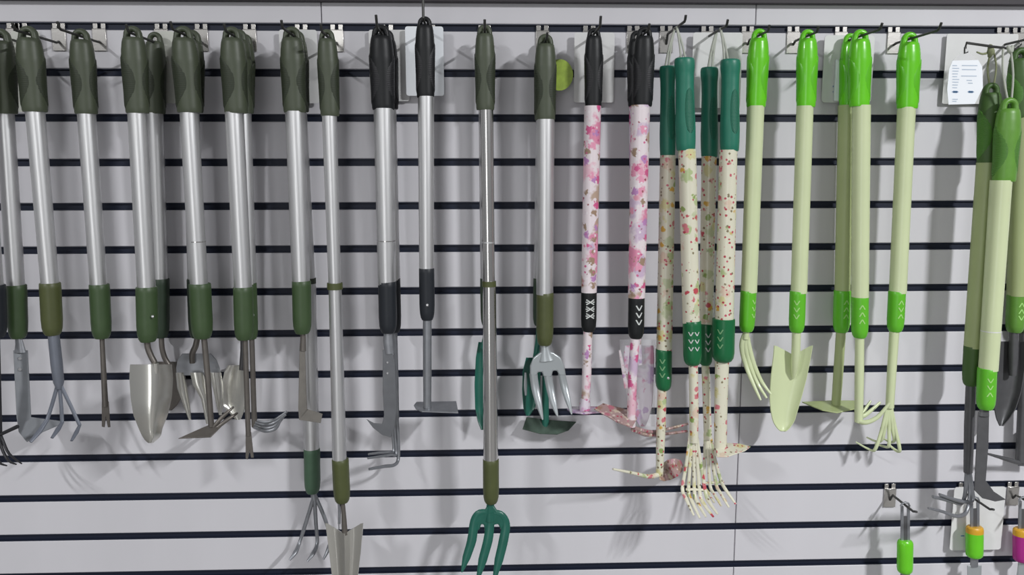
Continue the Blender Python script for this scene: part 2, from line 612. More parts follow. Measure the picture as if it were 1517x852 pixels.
def ferrule(root, x0, y0, x1, y1, w, d, mat, rivet=None, marks=None, mark_mat='mark', mark_rot=0, prof=FERR, mcols=1, msize=1.0, name='ferrule'):
    s = SC(x0, y0, d)
    top, bot = U(x0, y0, d), U(x1, y1, d)
    ax = bot - top
    secs = [(top + ax * t, r * w * s, r * w * s) for t, r in fine(prof, 6)]
    fo = MB().loft(secs, 22).build(name, mat, root, smooth=40)
    R = w * s / 2
    if rivet:
        p = U(rivet[0], rivet[1], d + R * 0.93)
        rr = 0.0026
        secs = []
        mb = MB()
        rings = []
        for k in range(5):
            a = k / 4 * math.pi / 2
            rings.append([p + Vector((rr * math.cos(a) * math.cos(q * math.pi / 5), -rr * 0.7 * math.sin(a) - 0.0002 + 0.001 * (k == 0), rr * math.cos(a) * math.sin(q * math.pi / 5))) for q in range(10)] if k < 4 else
                         [p + Vector((0.0003 * math.cos(q * math.pi / 5), -rr * 0.7, 0.0003 * math.sin(q * math.pi / 5))) for q in range(10)])
        mb.ring_skin(rings).build('rivet', 'rivet', root)
    if marks:
        mb = MB()
        n = len(marks)
        g = 0.0105 * msize
        for ci in range(mcols):
            for i, ch in enumerate(marks):
                zc = -(0.18 + 0.5 * (i + 0.5) / n) * ax.length
                a_c = (ci - (mcols - 1) / 2) * 0.0105
                st = {'V': [((-.45, .45), (0, -.45)), ((0, -.45), (.45, .45))],
                      'A': [((-.45, -.45), (0, .45)), ((0, .45), (.45, -.45))],
                      'X': [((-.6, .45), (.6, -.45)), ((-.6, -.45), (.6, .45)), ((-.7, .0), (-.35, .0)), ((.35, 0), (.7, 0))]}[ch]
                for (p, q) in st:
                    dx, dz = q[0] - p[0], q[1] - p[1]
                    L = math.hypot(dx, dz)
                    nx, nz = -dz / L * 0.1, dx / L * 0.1
                    vs = []
                    for k in range(4):
                        t = k / 3
                        for sgn in (-1, 1):
                            lx = (p[0] + dx * t + nx * sgn) * g * 0.95 + a_c
                            lz = (p[1] + dz * t + nz * sgn) * g * 0.8
                            a = lx / R + math.radians(mark_rot)
                            c = top + ax * (-(zc + lz) / ax.length)
                            rr = R + 0.00025
                            vs.append(c + Vector((rr * math.sin(a), -rr * math.cos(a), 0)))
                    mb.add(vs, [(2 * k, 2 * k + 1, 2 * k + 3, 2 * k + 2) for k in range(3)])
        mb.build('printed_mark', mark_mat, fo)
    return fo


def rod(root, pts, w, d, mat, name, smooth=0, flat=1.0, n=10):
    """pts: (px, py) or (px, py, d); w: width px or list"""
    P = [U(p[0], p[1], p[2] if len(p) > 2 else d) for p in pts]
    ws = w if isinstance(w, (list, tuple)) else [w] * len(pts)
    R = [ws[i] * SC(pts[i][0], pts[i][1], d) / 2 for i in range(len(pts))]
    return MB().tube(P, R, flat=flat, n=n, smooth=smooth).build(name, mat, root, smooth=50)


def blade(root, pts, d, mat, name='blade', thick=0.0022, bevel=0.0005):
    P = [U(p[0], p[1], p[2] if len(p) > 2 else d) for p in pts]
    return MB().plate(P, thick).build(name, mat, root, bevel=bevel)


def scoop(root, rows, d, mat, name='blade', depth=0.012, ridge=0.0, thick=0.0016, lean=0.0, notch=0.0, mid=0.5, power=2.0, tilt=0.0):
    """trowel blade: rows (y, x left, x right) px. depth>0: hollow faces the viewer. ridge: central V fold; lean: right side turned away (m)"""
    ys = [r[0] for r in rows]
    n = 22
    grid = []
    wmax = max(r[2] - r[1] for r in rows)
    for i in range(n + 1):
        y = ys[0] + (ys[-1] - ys[0]) * (1 - (1 - i / n) ** 1.35)
        xl = interp([(r[0], r[1]) for r in rows], y)
        xr = interp([(r[0], r[2]) for r in rows], y)
        row = []
        kw = min(1.0, max(0.0, xr - xl) / wmax * 1.15)
        dep = depth * kw ** 0.8
        nj = 14
        for j in range(nj + 1):
            u = j / nj
            um = (u - mid) / (mid if u < mid else 1 - mid)
            dist = d - dep * (1 - abs(um) ** power) + ridge * max(0, 1 - abs(um) * 2.2) - lean * kw * (u - 0.5) + tilt * (i / n)
            yy = y + notch * (1 - min(1, abs(um) * 1.1)) * (1 - i / n) ** 2
            row.append(U(xl + (xr - xl) * u, yy, dist))
        grid.append(row)
    return MB().sheet(grid, thick).build(name, mat, root, smooth=60)


def dome_end(root, pts, d, mat, name, thick_w):
    return rod(root, pts, thick_w, d, mat, name)


def at(x, y, d):
    return U(x, y, d)


def tool(name, label, cat, x0, y0, w, d, group=None, hookdrop=None):
    """root Empty at the hanging point: the top of the hole in the grip"""
    s = SC(x0, y0, d)
    return thing(name, U(x0, y0, d) - Vector((0, 0, 0.25 * w * s + 0.002)), label, cat, group)


def loop_hook(root, label, length=0.128, tip=0.010, tipdir=0.5, dx=0.0):
    p = root.matrix_world.translation
    return hook(p.x + dx, p.z - 0.0004, label, length, 0, tip, tipdir)

# ------------------------------------------------------------------ the tools, left to right
OL = 'olive handled tools with aluminium shafts'
BK = 'black handled tools with aluminium shafts'
PK = 'black handled tools with pink floral shafts'
GR = 'green handled tools with cream floral shafts'
LM = 'lime handled tools with pale green shafts'

# dark claw at the left edge of the frame
d = 0.10
t = tool('hand_cultivator', 'black claw cultivator cut off by the left edge, only its thin tines showing', 'cultivator', -34, 42, 40, d)
grip(t, -34, 42, -26, 168, 38, d, 'black', 'black_pad')
shaft(t, [(-26, 167, 25), (-8, 425, 24)], d, 'alu')
ferrule(t, -8, 422, -5, 500, 30, d, 'charcoal')
rod(t, [(-5, 498), (-1, 640)], [9, 8], d, 'black_steel', 'neck')
rod(t, [(-2, 645), (26, 632, .115)], [5, 6], d, 'black_steel', 'crossbar')
for a in ([(-2, 640), (2, 662), (12, 682, .11), (24, 688, .125)], [(-1, 640), (5, 655), (14, 673, .11), (32, 687, .13)], [(-3, 636), (-8, 660), (-2, 684, .11), (10, 690, .12)]):
    rod(t, a, [5, 4.5, 4, 2], d, 'black_steel', 'tine', smooth=3)
loop_hook(t, 'steel hook at the very left edge, behind the olive angled weeder')

# L1 angled weeder
d = 0.06
t = tool('hand_weeder', 'olive handled weeder with a flat grey blade turned sideways, leftmost olive grip', 'weeder', 0, 42, 40, d, OL)
grip(t, 0, 42, 7, 169, 41, d, 'olive', 'olive_pad', rot=29)
shaft(t, [(7, 167, 26), (23.5, 425, 25)], d, 'alu')
ferrule(t, 24.5, 422, 27, 501, 28, d, 'ferrule_green')
rod(t, [(27, 498), (29, 510), (30, 522)], [10, 13, 18], d, 'steel', 'neck', flat=0.5)
blade(t, [(20, 519), (41, 519), (46, 618), (92, 624, .062), (90, 629, .072), (62, 641, .082), (40, 655, .082), (28, 640, .07), (25, 618)], d, 'grey_paint')
for y in (531, 547):
    rod(t, [(29.5, y, d + .0005), (29.5, y + .3, d + .004)], [6.5, 4.5], d, 'rivet', 'rivet')
loop_hook(t, 'steel hook holding the angled weeder at the left edge')

# L2 three tine cultivator
d = 0.095
t = tool('hand_cultivator', 'olive handled cultivator with three grey-blue tines, second olive grip from the left', 'cultivator', 41, 38, 40, d, OL)
grip(t, 41, 38, 52, 166, 40, d, 'olive', 'olive_pad', rot=24)
shaft(t, [(52, 164, 27), (74, 422, 25)], d, 'alu')
ferrule(t, 74, 419, 78, 496, 30, d, 'ferrule_olive')
rod(t, [(79, 492), (84, 540), (87, 566), (88, 576)], [16, 17, 15, 9], d, 'blue_steel', 'socket')
for a in ([(86, 568), (77, 600), (70, 622), (58, 640, .115), (45, 655, .13)], [(88, 570), (91, 605), (92, 626), (86, 636, .115), (77, 649, .13)], [(89, 569), (105, 602), (118, 630), (113, 641, .115), (106, 653, .13)]):
    rod(t, a, [6, 6, 6, 8, 5], d, 'blue_steel', 'tine', flat=0.6)
loop_hook(t, 'steel hook holding the three tine cultivator beside the left edge')

# L3 fork tongue weeder
d = 0.066
t = tool('hand_weeder', 'olive handled weeder, thin rod with forked tip, third olive grip from the left', 'weeder', 119, 42, 37, d, OL)
grip(t, 119, 42, 128, 169, 37, d, 'olive', 'olive_pad', rot=27)
shaft(t, [(128, 167, 26), (146, 424, 24)], d, 'alu')
ferrule(t, 147, 421, 151, 501, 29, d, 'ferrule_green')
rod(t, [(151, 498), (154, 560), (156, 602)], [7, 8, 9], d, 'brown_steel', 'rod')
blade(t, [(151, 595), (161, 595), (163.5, 633), (160, 633), (157, 618), (155, 633), (151, 632)], d, 'brown_steel', 'forked_tip')
loop_hook(t, 'steel hook holding the forked tip weeder')

# L4 polished trowel in front, L5 trowel behind
d = 0.115
t = tool('hand_trowel', 'olive handled trowel with a bright polished blade, hanging in front of a darker trowel', 'trowel', 196, 38, 38, d, OL)
grip(t, 196, 38, 204, 168, 38, d, 'olive', 'olive_pad', rot=34)
shaft(t, [(203, 166, 27), (217, 428, 26)], d, 'alu')
ferrule(t, 217, 425, 219, 506, 31, d, 'ferrule_green', rivet=(226, 469))
rod(t, [(218, 502), (219, 515), (224, 528), (229, 538), (231, 552)], 9, d, 'brown_steel', 'neck', smooth=4)
scoop(t, [(540, 193, 254), (560, 192, 256), (590, 194, 254), (615, 198, 248), (635, 206, 240), (646, 211, 238), (653, 216, 230), (656, 220, 226)], d, 'stainless', depth=-0.018, lean=0.030, mid=0.55, power=1.3, tilt=0.018)
rod(t, [(230, 538, d + .012), (231, 553, d + .012)], [10, 8], d, 'stainless', 'socket')
loop_hook(t, 'steel hook holding a polished trowel in front of a darker one')
d = 0.025
t = tool('hand_trowel', 'olive handled trowel hanging behind the bright polished one, blade in shade', 'trowel', 229, 47, 32, d, OL)
grip(t, 229, 47, 231, 169, 31, d, 'olive', 'olive_pad', rot=29)
shaft(t, [(230, 167, 23), (238, 416, 21)], d, 'alu')
ferrule(t, 238.5, 413, 239, 500, 24, d, 'ferrule_dark')
rod(t, [(239, 496), (240, 515), (244, 530), (250, 540)], 8, d, 'brown_steel', 'neck', smooth=4)
scoop(t, [(536, 232, 271), (560, 232, 274), (585, 234, 271), (600, 238, 262), (608, 244, 254)], d - .012, 'brown_steel', depth=0.010, lean=-0.012)

# L6 hoe-fork in front of L7 polished fork
d = 0.085
t = tool('hand_hoe', 'olive handled double hoe with a dark three cornered blade and two prongs', 'hoe', 271, 38, 40, d, OL)
grip(t, 271, 38, 281, 167, 40, d, 'olive', 'olive_pad', rot=29)
shaft(t, [(280, 165, 27), (295, 424, 26)], d, 'alu')
shaft(t, [(291.6, 357, 26.6), (291.7, 358.6, 26.6)], d, 'chrome_tube', 'joint_ring')
ferrule(t, 296, 420, 300, 501, 32, d, 'ferrule_green')
rod(t, [(302, 498), (308, 560), (313, 632)], [9, 9, 9], d, 'brown_steel', 'rod')
blade(t, [(264, 650, .105), (300, 634, .09), (317, 627, .083), (330, 630, .083), (312, 648, .105)], d, 'brown_steel')
rod(t, [(315, 634), (330, 617), (346, 603, .07)], [6, 6, 3], d, 'brown_steel', 'prong')
rod(t, [(318, 636), (338, 621), (352, 612, .07)], [6, 6, 3], d, 'brown_steel', 'prong')
loop_hook(t, 'steel hook holding the double hoe and the mirror bright fork')
d = 0.045
t = tool('garden_fork', 'olive handled fork with three broad mirror bright tines, behind the double hoe', 'fork', 284, 44, 36, d, OL)
grip(t, 284, 44, 285, 167, 36, d, 'olive', 'olive_pad', rot=29)
shaft(t, [(283, 165, 24), (290, 416, 23)], d, 'alu')
ferrule(t, 290, 413, 293, 500, 26, d, 'ferrule_dark')
rod(t, [(293, 496), (290, 512), (285, 524), (285, 538)], [9, 9, 9, 8], d, 'brown_steel', 'neck', smooth=4)
scoop(t, [(524, 270, 312), (534, 263, 321), (545, 261, 325), (556, 262, 327)], d, 'steel', name='fork_head', depth=0.006, lean=0.004)
scoop(t, [(552, 261, 273), (575, 263, 277), (600, 272, 281), (622, 280, 283)], d, 'stainless', 'tine', depth=-0.004, lean=0.008)
scoop(t, [(552, 282, 301), (570, 286, 304), (590, 298, 307), (628, 306, 310)], d, 'stainless', 'tine', depth=-0.004, lean=0.008)
scoop(t, [(552, 311, 327), (572, 315, 330), (595, 320, 330), (615, 325, 328)], d, 'stainless', 'tine', depth=-0.004, lean=0.008)

# L8 chisel weeder, L9 rake, L10 trowel on one hook
d = 0.10
t = tool('hand_weeder', 'olive handled weeder with a long thin rod and split chisel end, fronting a rake', 'weeder', 343, 39, 38, d, OL)
grip(t, 343, 39, 350, 168, 38, d, 'olive', 'olive_pad', rot=31)
shaft(t, [(347, 166, 27), (360, 428, 26)], d, 'alu')
ferrule(t, 360, 425, 362, 503, 29, d, 'ferrule_green')
rod(t, [(363, 500), (366, 590), (368, 645)], [8, 8, 8], d, 'brown_steel', 'rod')
blade(t, [(364, 640), (372, 640), (376, 678), (372, 678), (370, 668), (367, 681), (364, 679)], d, 'brown_steel', 'forked_tip')
loop_hook(t, 'steel hook holding the chisel weeder, small rake and dull trowel')
d = 0.055
t = tool('hand_rake', 'olive handled small rake with four curled steel tines pointing right', 'rake', 353, 43, 34, d, OL)
grip(t, 353, 43, 360, 168, 34, d, 'olive', 'olive_pad', rot=34)
shaft(t, [(360, 166, 24), (369, 422, 22)], d, 'alu')
ferrule(t, 369, 418, 372, 502, 22, d, 'ferrule_green', rivet=(374.5, 467))
rod(t, [(373, 498), (376, 600), (377, 632)], [8, 8, 9], d, 'brown_steel', 'rod')
for i, (dy, dx) in enumerate(((0, 0), (4, -2), (9, -6), (13, -10))):
    rod(t, [(375, 622 + dy * .8), (392, 626 + dy, d + .012 * i), (408, 622 + dy, d + .013 * i), (425 + dx, 610 + dy, d + .014 * i)], [5, 5, 5, 4], d, 'steel', 'tine', smooth=4, flat=0.6)
d = 0.022
t = tool('hand_trowel', 'olive handled trowel with a dull bronze toned scoop, behind the chisel weeder', 'trowel', 362, 50, 30, d, OL)
grip(t, 362, 50, 362, 168, 31, d, 'olive', 'olive_pad')
shaft(t, [(362, 166, 21), (360, 420, 20)], d, 'alu')
ferrule(t, 359, 417, 360, 498, 23, d, 'ferrule_dark')
rod(t, [(360, 494), (360, 520), (358, 548)], [8, 8, 8], d, 'dark_steel', 'neck')
scoop(t, [(541, 338, 364), (552, 332, 366), (575, 327, 366), (600, 330, 364), (612, 340, 360), (622, 350, 356)], d, 'stainless', depth=0.009, lean=-0.01)

# L11 L-shaped weeder, L12 long cultivator behind
d = 0.07
t = tool('hand_weeder', 'olive handled weeder with a narrow brown blade bent into a foot, before a longer cultivator', 'weeder', 432, 39, 38, d, OL)
grip(t, 432, 39, 437, 167, 37, d, 'olive', 'olive_pad', rot=8)
shaft(t, [(437, 165, 29), (446, 420, 26)], d, 'alu')
ferrule(t, 446.5, 416, 448, 494, 28, d, 'ferrule_green')
rod(t, [(448, 490), (449, 500), (448.5, 520)], [9, 8, 10], d, 'brown_steel', 'neck', flat=0.5)
blade(t, [(444, 515), (452, 515), (453, 560), (455, 606), (478, 613, .085), (475, 627, .095), (443, 622, .09), (442, 605), (443, 560)], d, 'blade_brown')
loop_hook(t, 'steel hook holding the narrow footed weeder and a longer cultivator')
d = 0.032
t = tool('hand_cultivator', 'extra long cultivator with a sage green ferrule and three bent steel tines', 'cultivator', 439, 45, 32, d, OL)
grip(t, 439, 45, 443, 166, 33, d, 'olive', 'olive_pad', rot=10)
shaft(t, [(443, 164, 23), (456, 414, 22)], d, 'alu', 'upper_tube')
shaft(t, [(456, 412, 24), (456.3, 420, 24)], d, 'olive_dark', 'collar')
shaft(t, [(456, 418, 24), (462, 668, 23)], d, 'alu', 'lower_tube')
ferrule(t, 462, 664, 463, 730, 24, d, 'ferrule_sage')
rod(t, [(464, 727), (466, 740)], [9, 10], d, 'steel', 'neck')
for a in ([(465, 736), (453, 775), (444, 803), (438, 818, .05), (429, 830, .06)], [(466, 737), (468, 775), (470, 804), (464, 820, .05), (455, 832, .06)], [(467, 735), (480, 765), (489, 795), (487, 812, .05), (479, 829, .06)]):
    rod(t, a, [6, 6, 5, 7, 3], d, 'steel', 'tine', smooth=3, flat=0.7)

# L13 long telescopic trowel
d = 0.09
t = tool('hand_trowel', 'long telescopic trowel with olive grip, collar and folded steel blade reaching the bottom edge', 'trowel', 484, 43, 31, d, OL)
grip(t, 484, 43, 489, 172, 31, d, 'olive', 'olive_pad', rot=2)
shaft(t, [(488, 169, 22), (496, 422, 18.5)], d, 'alu', 'upper_tube')
shaft(t, [(496, 419, 23), (496.2, 428.5, 23)], d, 'ferrule_olive', 'collar')
shaft(t, [(496.4, 427, 19), (503, 684, 21)], d, 'alu', 'lower_tube')
ferrule(t, 504, 680, 507, 744, 25, d, 'ferrule_olive')
rod(t, [(507, 740), (509, 760), (510, 776), (511, 792)], [7, 7, 8, 9], d, 'brown_steel', 'neck', smooth=3)
rod(t, [(502, 740), (503, 760), (502.5, 776)], [4, 4, 4], d, 'steel', 'neck_wire')
scoop(t, [(775, 482, 538), (790, 484, 537), (830, 489, 533), (870, 494, 528), (900, 500, 522), (918, 508, 514)], d, 'stainless', depth=0.006, ridge=0.011, notch=16)
loop_hook(t, 'steel hook holding the long telescopic trowel')

# L14 sickle weeder and L15 claw behind
d = 0.085
t = tool('hand_sickle', 'black handled sickle weeder with a grey hooked blade pointing left', 'sickle', 564, 36, 37, d, BK)
grip(t, 564, 36, 568, 163, 37, d, 'black', 'black_pad', rot=8)
shaft(t, [(568.5, 161, 30), (573, 422, 26)], d, 'alu')
shaft(t, [(572, 356, 27.4), (572, 357.6, 27.4)], d, 'chrome_tube', 'joint_ring')
ferrule(t, 573.5, 417, 575, 493, 27, d, 'charcoal')
rod(t, [(575, 488), (575, 505), (577, 524)], [12, 15, 14], d, 'steel', 'neck', flat=0.45)
blade(t, [(567, 518), (580, 518), (585, 535), (588, 600), (585, 632), (579, 648), (566, 644), (553, 634), (543, 621), (554, 627), (566, 628), (569, 615), (567, 580)], d, 'blade_grey')
for y in (537, 553):
    rod(t, [(574, y, d + .0008), (574, y + .2, d + .0026)], [4, 3], d, 'rivet', 'rivet')
loop_hook(t, 'steel hook holding the sickle weeder and thin claw', tip=0.016, tipdir=0.6)
d = 0.045
t = tool('hand_cultivator', 'black handled claw with thin wire tines bent left, mostly behind the sickle weeder', 'cultivator', 571, 43, 34, d, BK)
grip(t, 571, 43, 575, 162, 34, d, 'black', 'black_pad')
shaft(t, [(575, 160, 24), (582, 416, 22)], d, 'alu')
ferrule(t, 582, 411, 584, 492, 22, d, 'charcoal', rivet=(582.5, 473))
rod(t, [(585, 488), (587, 560), (588, 620)], [7, 7, 7], d, 'steel', 'rod')
rod(t, [(588, 615), (590, 650), (590, 680), (584, 689, .06), (570, 691, .08), (547, 695, .11)], [5, 5, 5, 5, 5, 4], d, 'steel', 'tine', smooth=4)
rod(t, [(587, 615), (585, 640), (587, 672), (580, 674, .06), (565, 676, .08), (545, 679, .11)], [5, 5, 5, 4, 4, 3], d, 'steel', 'tine', smooth=4)
rod(t, [(587, 618), (582, 640), (583, 668), (576, 670, .06), (562, 671, .08), (546, 673, .10)], [4, 4, 4, 4, 4, 3], d, 'steel', 'tine', smooth=4)

# L16 small hoe on a tall upturned hook
d = 0.10
t = tool('hand_hoe', 'black handled hoe with a small grey foot blade, hanging highest of all', 'hoe', 629, 24, 29, d, BK)
grip(t, 629, 24, 630.5, 145, 29, d, 'black', 'black_pad', rot=3)
shaft(t, [(631, 143, 24), (632, 401, 22)], d, 'alu')
ferrule(t, 632, 397, 633, 474, 23, d, 'charcoal', rivet=(633, 452))
rod(t, [(633, 470), (633, 540), (633, 604)], [13, 13, 12], d, 'steel', 'socket')
blade(t, [(613, 601, .085), (617, 596, .075), (676, 595, .075), (679, 612, .115), (625, 610, .115), (616, 606, .10)], d, 'steel')
loop_hook(t, 'steel hook with a tall upturned end holding the small foot hoe', length=0.125, tip=0.075, tipdir=0.02)

# L17 long green fork, L18 green trowel behind
d = 0.095
t = tool('garden_fork', 'long telescopic fork with olive grip, shiny shaft and three green tines', 'fork', 718, 36, 30, d, OL)
grip(t, 718, 36, 719, 163, 30, d, 'olive', 'olive_pad', rot=-8)
shaft(t, [(720.5, 161, 21), (724, 420, 18.5)], d, 'chrome_tube', 'upper_tube')
shaft(t, [(723.3, 358, 19.8), (723.3, 360, 19.8)], d, 'alu', 'joint_ring')
shaft(t, [(724.4, 416.5, 21), (724.6, 424.5, 21)], d, 'ferrule_olive', 'collar')
shaft(t, [(725, 423, 20), (727, 684, 22)], d, 'chrome_tube', 'lower_tube')
ferrule(t, 727.2, 680, 727.5, 745, 24, d, 'ferrule_olive')
rod(t, [(727, 741), (726, 758), (726, 772)], [11, 12, 16], d, 'teal_steel', 'socket', flat=0.6)
blade(t, [(703, 786), (702, 774), (707, 763), (717, 757), (723, 748), (731, 748), (737, 757), (747, 763), (753, 775), (752, 787), (742, 785), (738, 776), (732, 777), (730, 787), (718, 787), (717, 777), (713, 776), (710, 785)], d, 'teal_steel', 'fork_head', thick=0.006, bevel=0.002)
for nm, a, w in (('tine', [(727, 760), (711, 760), (703, 772), (699, 800, .10), (691, 826, .105), (684, 848, .112)], [9, 11, 13, 14, 12, 2]),
                 ('tine', [(727, 758), (726, 775), (723, 800, .10), (715, 830, .105), (706, 866, .115)], [14, 13, 14, 13, 2]),
                 ('tine', [(726, 760), (741, 762), (749, 776), (746, 800, .10), (739, 830, .105), (730, 868, .115)], [9, 11, 13, 14, 13, 2])):
    rod(t, a, w, d, 'teal_steel', nm, smooth=4, flat=0.55)
loop_hook(t, 'steel hook holding the long fork with green tines')
d = 0.04
t = tool('hand_trowel', 'olive handled trowel with a dark green blade seen edge on, behind the long fork', 'trowel', 717, 44, 27, d, OL)
grip(t, 717, 44, 718, 162, 27, d, 'olive', 'olive_pad')
shaft(t, [(718, 160, 18), (720, 416, 17)], d, 'alu')
ferrule(t, 720, 412, 721, 482, 18, d, 'ferrule_dark')
rod(t, [(721, 478), (719, 500), (716, 516)], [8, 8, 9], d, 'teal_steel', 'neck')
scoop(t, [(507, 709, 722), (530, 705, 732), (570, 703, 732), (605, 704, 730), (625, 708, 722), (637, 713, 717)], d, 'teal_steel', depth=0.008, lean=-0.02)

# L19 silver fork, L20 trowel and L21 hoe behind
d = 0.07
t = tool('garden_fork', 'olive handled fork with three silver tines, beside a round lime sticker', 'fork', 808, 50, 32, d, OL)
grip(t, 808, 50, 808, 179, 32, d, 'olive', 'olive_pad', rot=0)
shaft(t, [(808, 177, 27), (807, 436, 25)], d, 'alu')
ferrule(t, 807.5, 433, 807, 511, 25.5, d, 'ferrule_olive')
rod(t, [(807, 508), (808, 518), (810, 534)], [11, 13, 26], d, 'silver_paint', 'socket', flat=0.5)
blade(t, [(785, 556), (785, 542), (790, 530), (800, 522), (809, 519), (820, 522), (830, 529), (836, 541), (838, 556), (828, 556), (825, 549), (819, 549), (817, 558), (805, 558), (803, 551), (797, 551), (795, 556)], d, 'silver_paint', 'fork_head', thick=0.006, bevel=0.002)
for a, w in (([(790, 553), (793, 575), (798, 597, .078), (804, 622, .085)], [12, 12, 10, 2]),
             ([(811, 553), (815, 575), (820, 597, .078), (826, 617, .085)], [12, 12, 10, 2]),
             ([(832, 553), (836, 572), (841, 592, .078), (847, 614, .085)], [11, 11, 9, 2])):
    rod(t, a, w, d, 'silver_paint', 'tine', smooth=4, flat=0.45)
loop_hook(t, 'steel hook holding the silver tined fork and two green tools', length=0.105, tip=0.006)
d = 0.043
t = tool('hand_trowel', 'green trowel with a glinting left edge, half hidden behind the silver fork', 'trowel', 806, 55, 28, d, OL)
grip(t, 806, 55, 804, 178, 27, d, 'olive', 'olive_pad')
shaft(t, [(804, 176, 20), (800, 420, 19)], d, 'alu')
ferrule(t, 800, 412, 799, 482, 20, d, 'ferrule_dark')
rod(t, [(799, 478), (797, 505), (793, 535)], [8, 8, 9], d, 'teal_steel', 'neck')
scoop(t, [(530, 780, 802), (550, 775, 801), (580, 774, 799), (605, 776, 792), (616, 780, 784)], d, 'teal_steel', depth=0.007, lean=0.016)
rod(t, [(778.5, 552, d + .006), (778, 570, d + .006), (779, 586, d + .006)], [3, 6, 3], d, 'silver_paint', 'edge_glint', flat=0.3)  # thin silver strip modelled in place of the glint along the blade edge
d = 0.016
t = tool('hand_hoe', 'green hoe with a dark half moon blade, below the silver fork', 'hoe', 805, 58, 26, d, OL)
grip(t, 805, 58, 808, 178, 25, d, 'olive', 'olive_pad')
shaft(t, [(808, 176, 18), (808, 420, 17)], d, 'alu')
ferrule(t, 808, 414, 808, 484, 19, d, 'ferrule_dark')
rod(t, [(808, 480), (808, 560), (808, 636)], [9, 10, 11], d, 'teal_steel', 'rod')
blade(t, [(780, 618, .012), (808, 622, .012), (854, 625, .012), (842, 638, .026), (825, 644, .03), (800, 643, .03), (774, 636, .026)], d, 'teal_dull')

# F1, F2, F3 pink floral
d = 0.06
t = tool('hand_hoe', 'black handled hoe with a slim pink floral shaft, blade seen edge on', 'hoe', 880, 41, 27, d, PK)
grip(t, 880, 41, 879, 159, 27, d, 'black', 'black_pad', rot=6)
shaft(t, [(878, 157, 25), (872.5, 433, 23)], d, 'pink')
ferrule(t, 872.5, 430, 872, 491, 23, d, 'black', marks='XXX', msize=1.15, mark_rot=4)
rod(t, [(871, 489), (869, 560), (867, 602)], [14, 14, 12], d, 'pink', 'socket')
rod(t, [(867, 590), (866, 612)], [14, 19], d, 'purple', 'blade_collar')
blade(t, [(840, 607, .045), (842, 603, .035), (888, 603, .035), (892, 611, .085), (862, 613, .085), (846, 611, .07)], d, 'purple')
loop_hook(t, 'steel hook holding the slim pink floral hoe', tip=0.014, tipdir=0.4)
d = 0.10
t = tool('hand_hoe', 'black handled double hoe with pink floral shaft, dusky floral blade left and prongs right', 'hoe', 955, 39, 31, d, PK)
grip(t, 955, 39, 952, 158, 31, d, 'black', 'black_pad', rot=-4)
shaft(t, [(949, 156, 28), (943, 441, 25)], d, 'pink')
ferrule(t, 943, 438, 942, 501, 24, d, 'black', marks='VVV', msize=1.1, mark_rot=10)
rod(t, [(941, 498), (937, 560), (935, 632)], [14, 14, 13], d, 'pink', 'socket')
rod(t, [(938, 634, .10), (955, 638.5, .075), (974, 639, .05), (1019, 628, .03)], [8, 6, 5, 4], d, 'burgundy', 'prong', smooth=3)
rod(t, [(938, 636, .10), (956, 644, .07), (976, 644, .048), (1018, 639, .03)], [8, 6, 5, 4], d, 'burgundy', 'prong', smooth=3)
blade(t, [(880, 606, .09), (893, 598, .075), (936, 609, .08), (944, 620, .10), (936, 634, .125), (915, 626, .12)], d, 'burgundy')
loop_hook(t, 'steel hook holding the two black handled floral tools', length=0.13, tip=0.008)
d = 0.04
t = tool('hand_trowel', 'black handled trowel with a purple floral blade wrapped in clear film', 'trowel', 944, 45, 28, d, PK)
grip(t, 944, 45, 943, 158, 28, d, 'black', 'black_pad')
shaft(t, [(943, 156, 22), (944, 440, 21)], d, 'purple')
ferrule(t, 944, 438, 944, 496, 21, d, 'black')
rod(t, [(944, 492), (945, 515), (946, 540)], [11, 11, 12], d, 'purple', 'neck')
scoop(t, [(512, 926, 968), (530, 924, 969), (570, 928, 968), (600, 934, 966), (622, 942, 960), (632, 948, 955)], d, 'purple', depth=0.010, lean=-0.006)
scoop(t, [(503, 918, 971), (530, 919, 972), (570, 926, 971), (610, 932, 970), (632, 936, 970)], d + .014, 'film', 'film_wrap', depth=-0.008, thick=0.0006)
rod(t, [(918, 519), (922, 540), (928, 575)], [3, 5, 6], d + .012, 'pink', 'side_tine', flat=0.4)


# G1..G4 teal grips on cord loops
def cord(root, top, ends, d, w=3.2, mat='cord'):
    for (x, y) in ends:
        rod(root, [(top[0], top[1] + 1, d), ((top[0] * .5 + x * .5) + (1 if x > top[0] else -1), top[1] * .5 + y * .5, d), (x, y + 2, d)], w, d, mat, 'cord', smooth=4, n=8)


def teal_tool(name, label, cat, x0, y0, x1, y1, w, d, cord_top):
    t = thing(name, U(cord_top[0], cord_top[1], d), label, cat, GR)
    grip(t, x0, y0, x1, y1, w, d, 'teal', 'teal_pad', kind='B', depth=0.95)
    return t


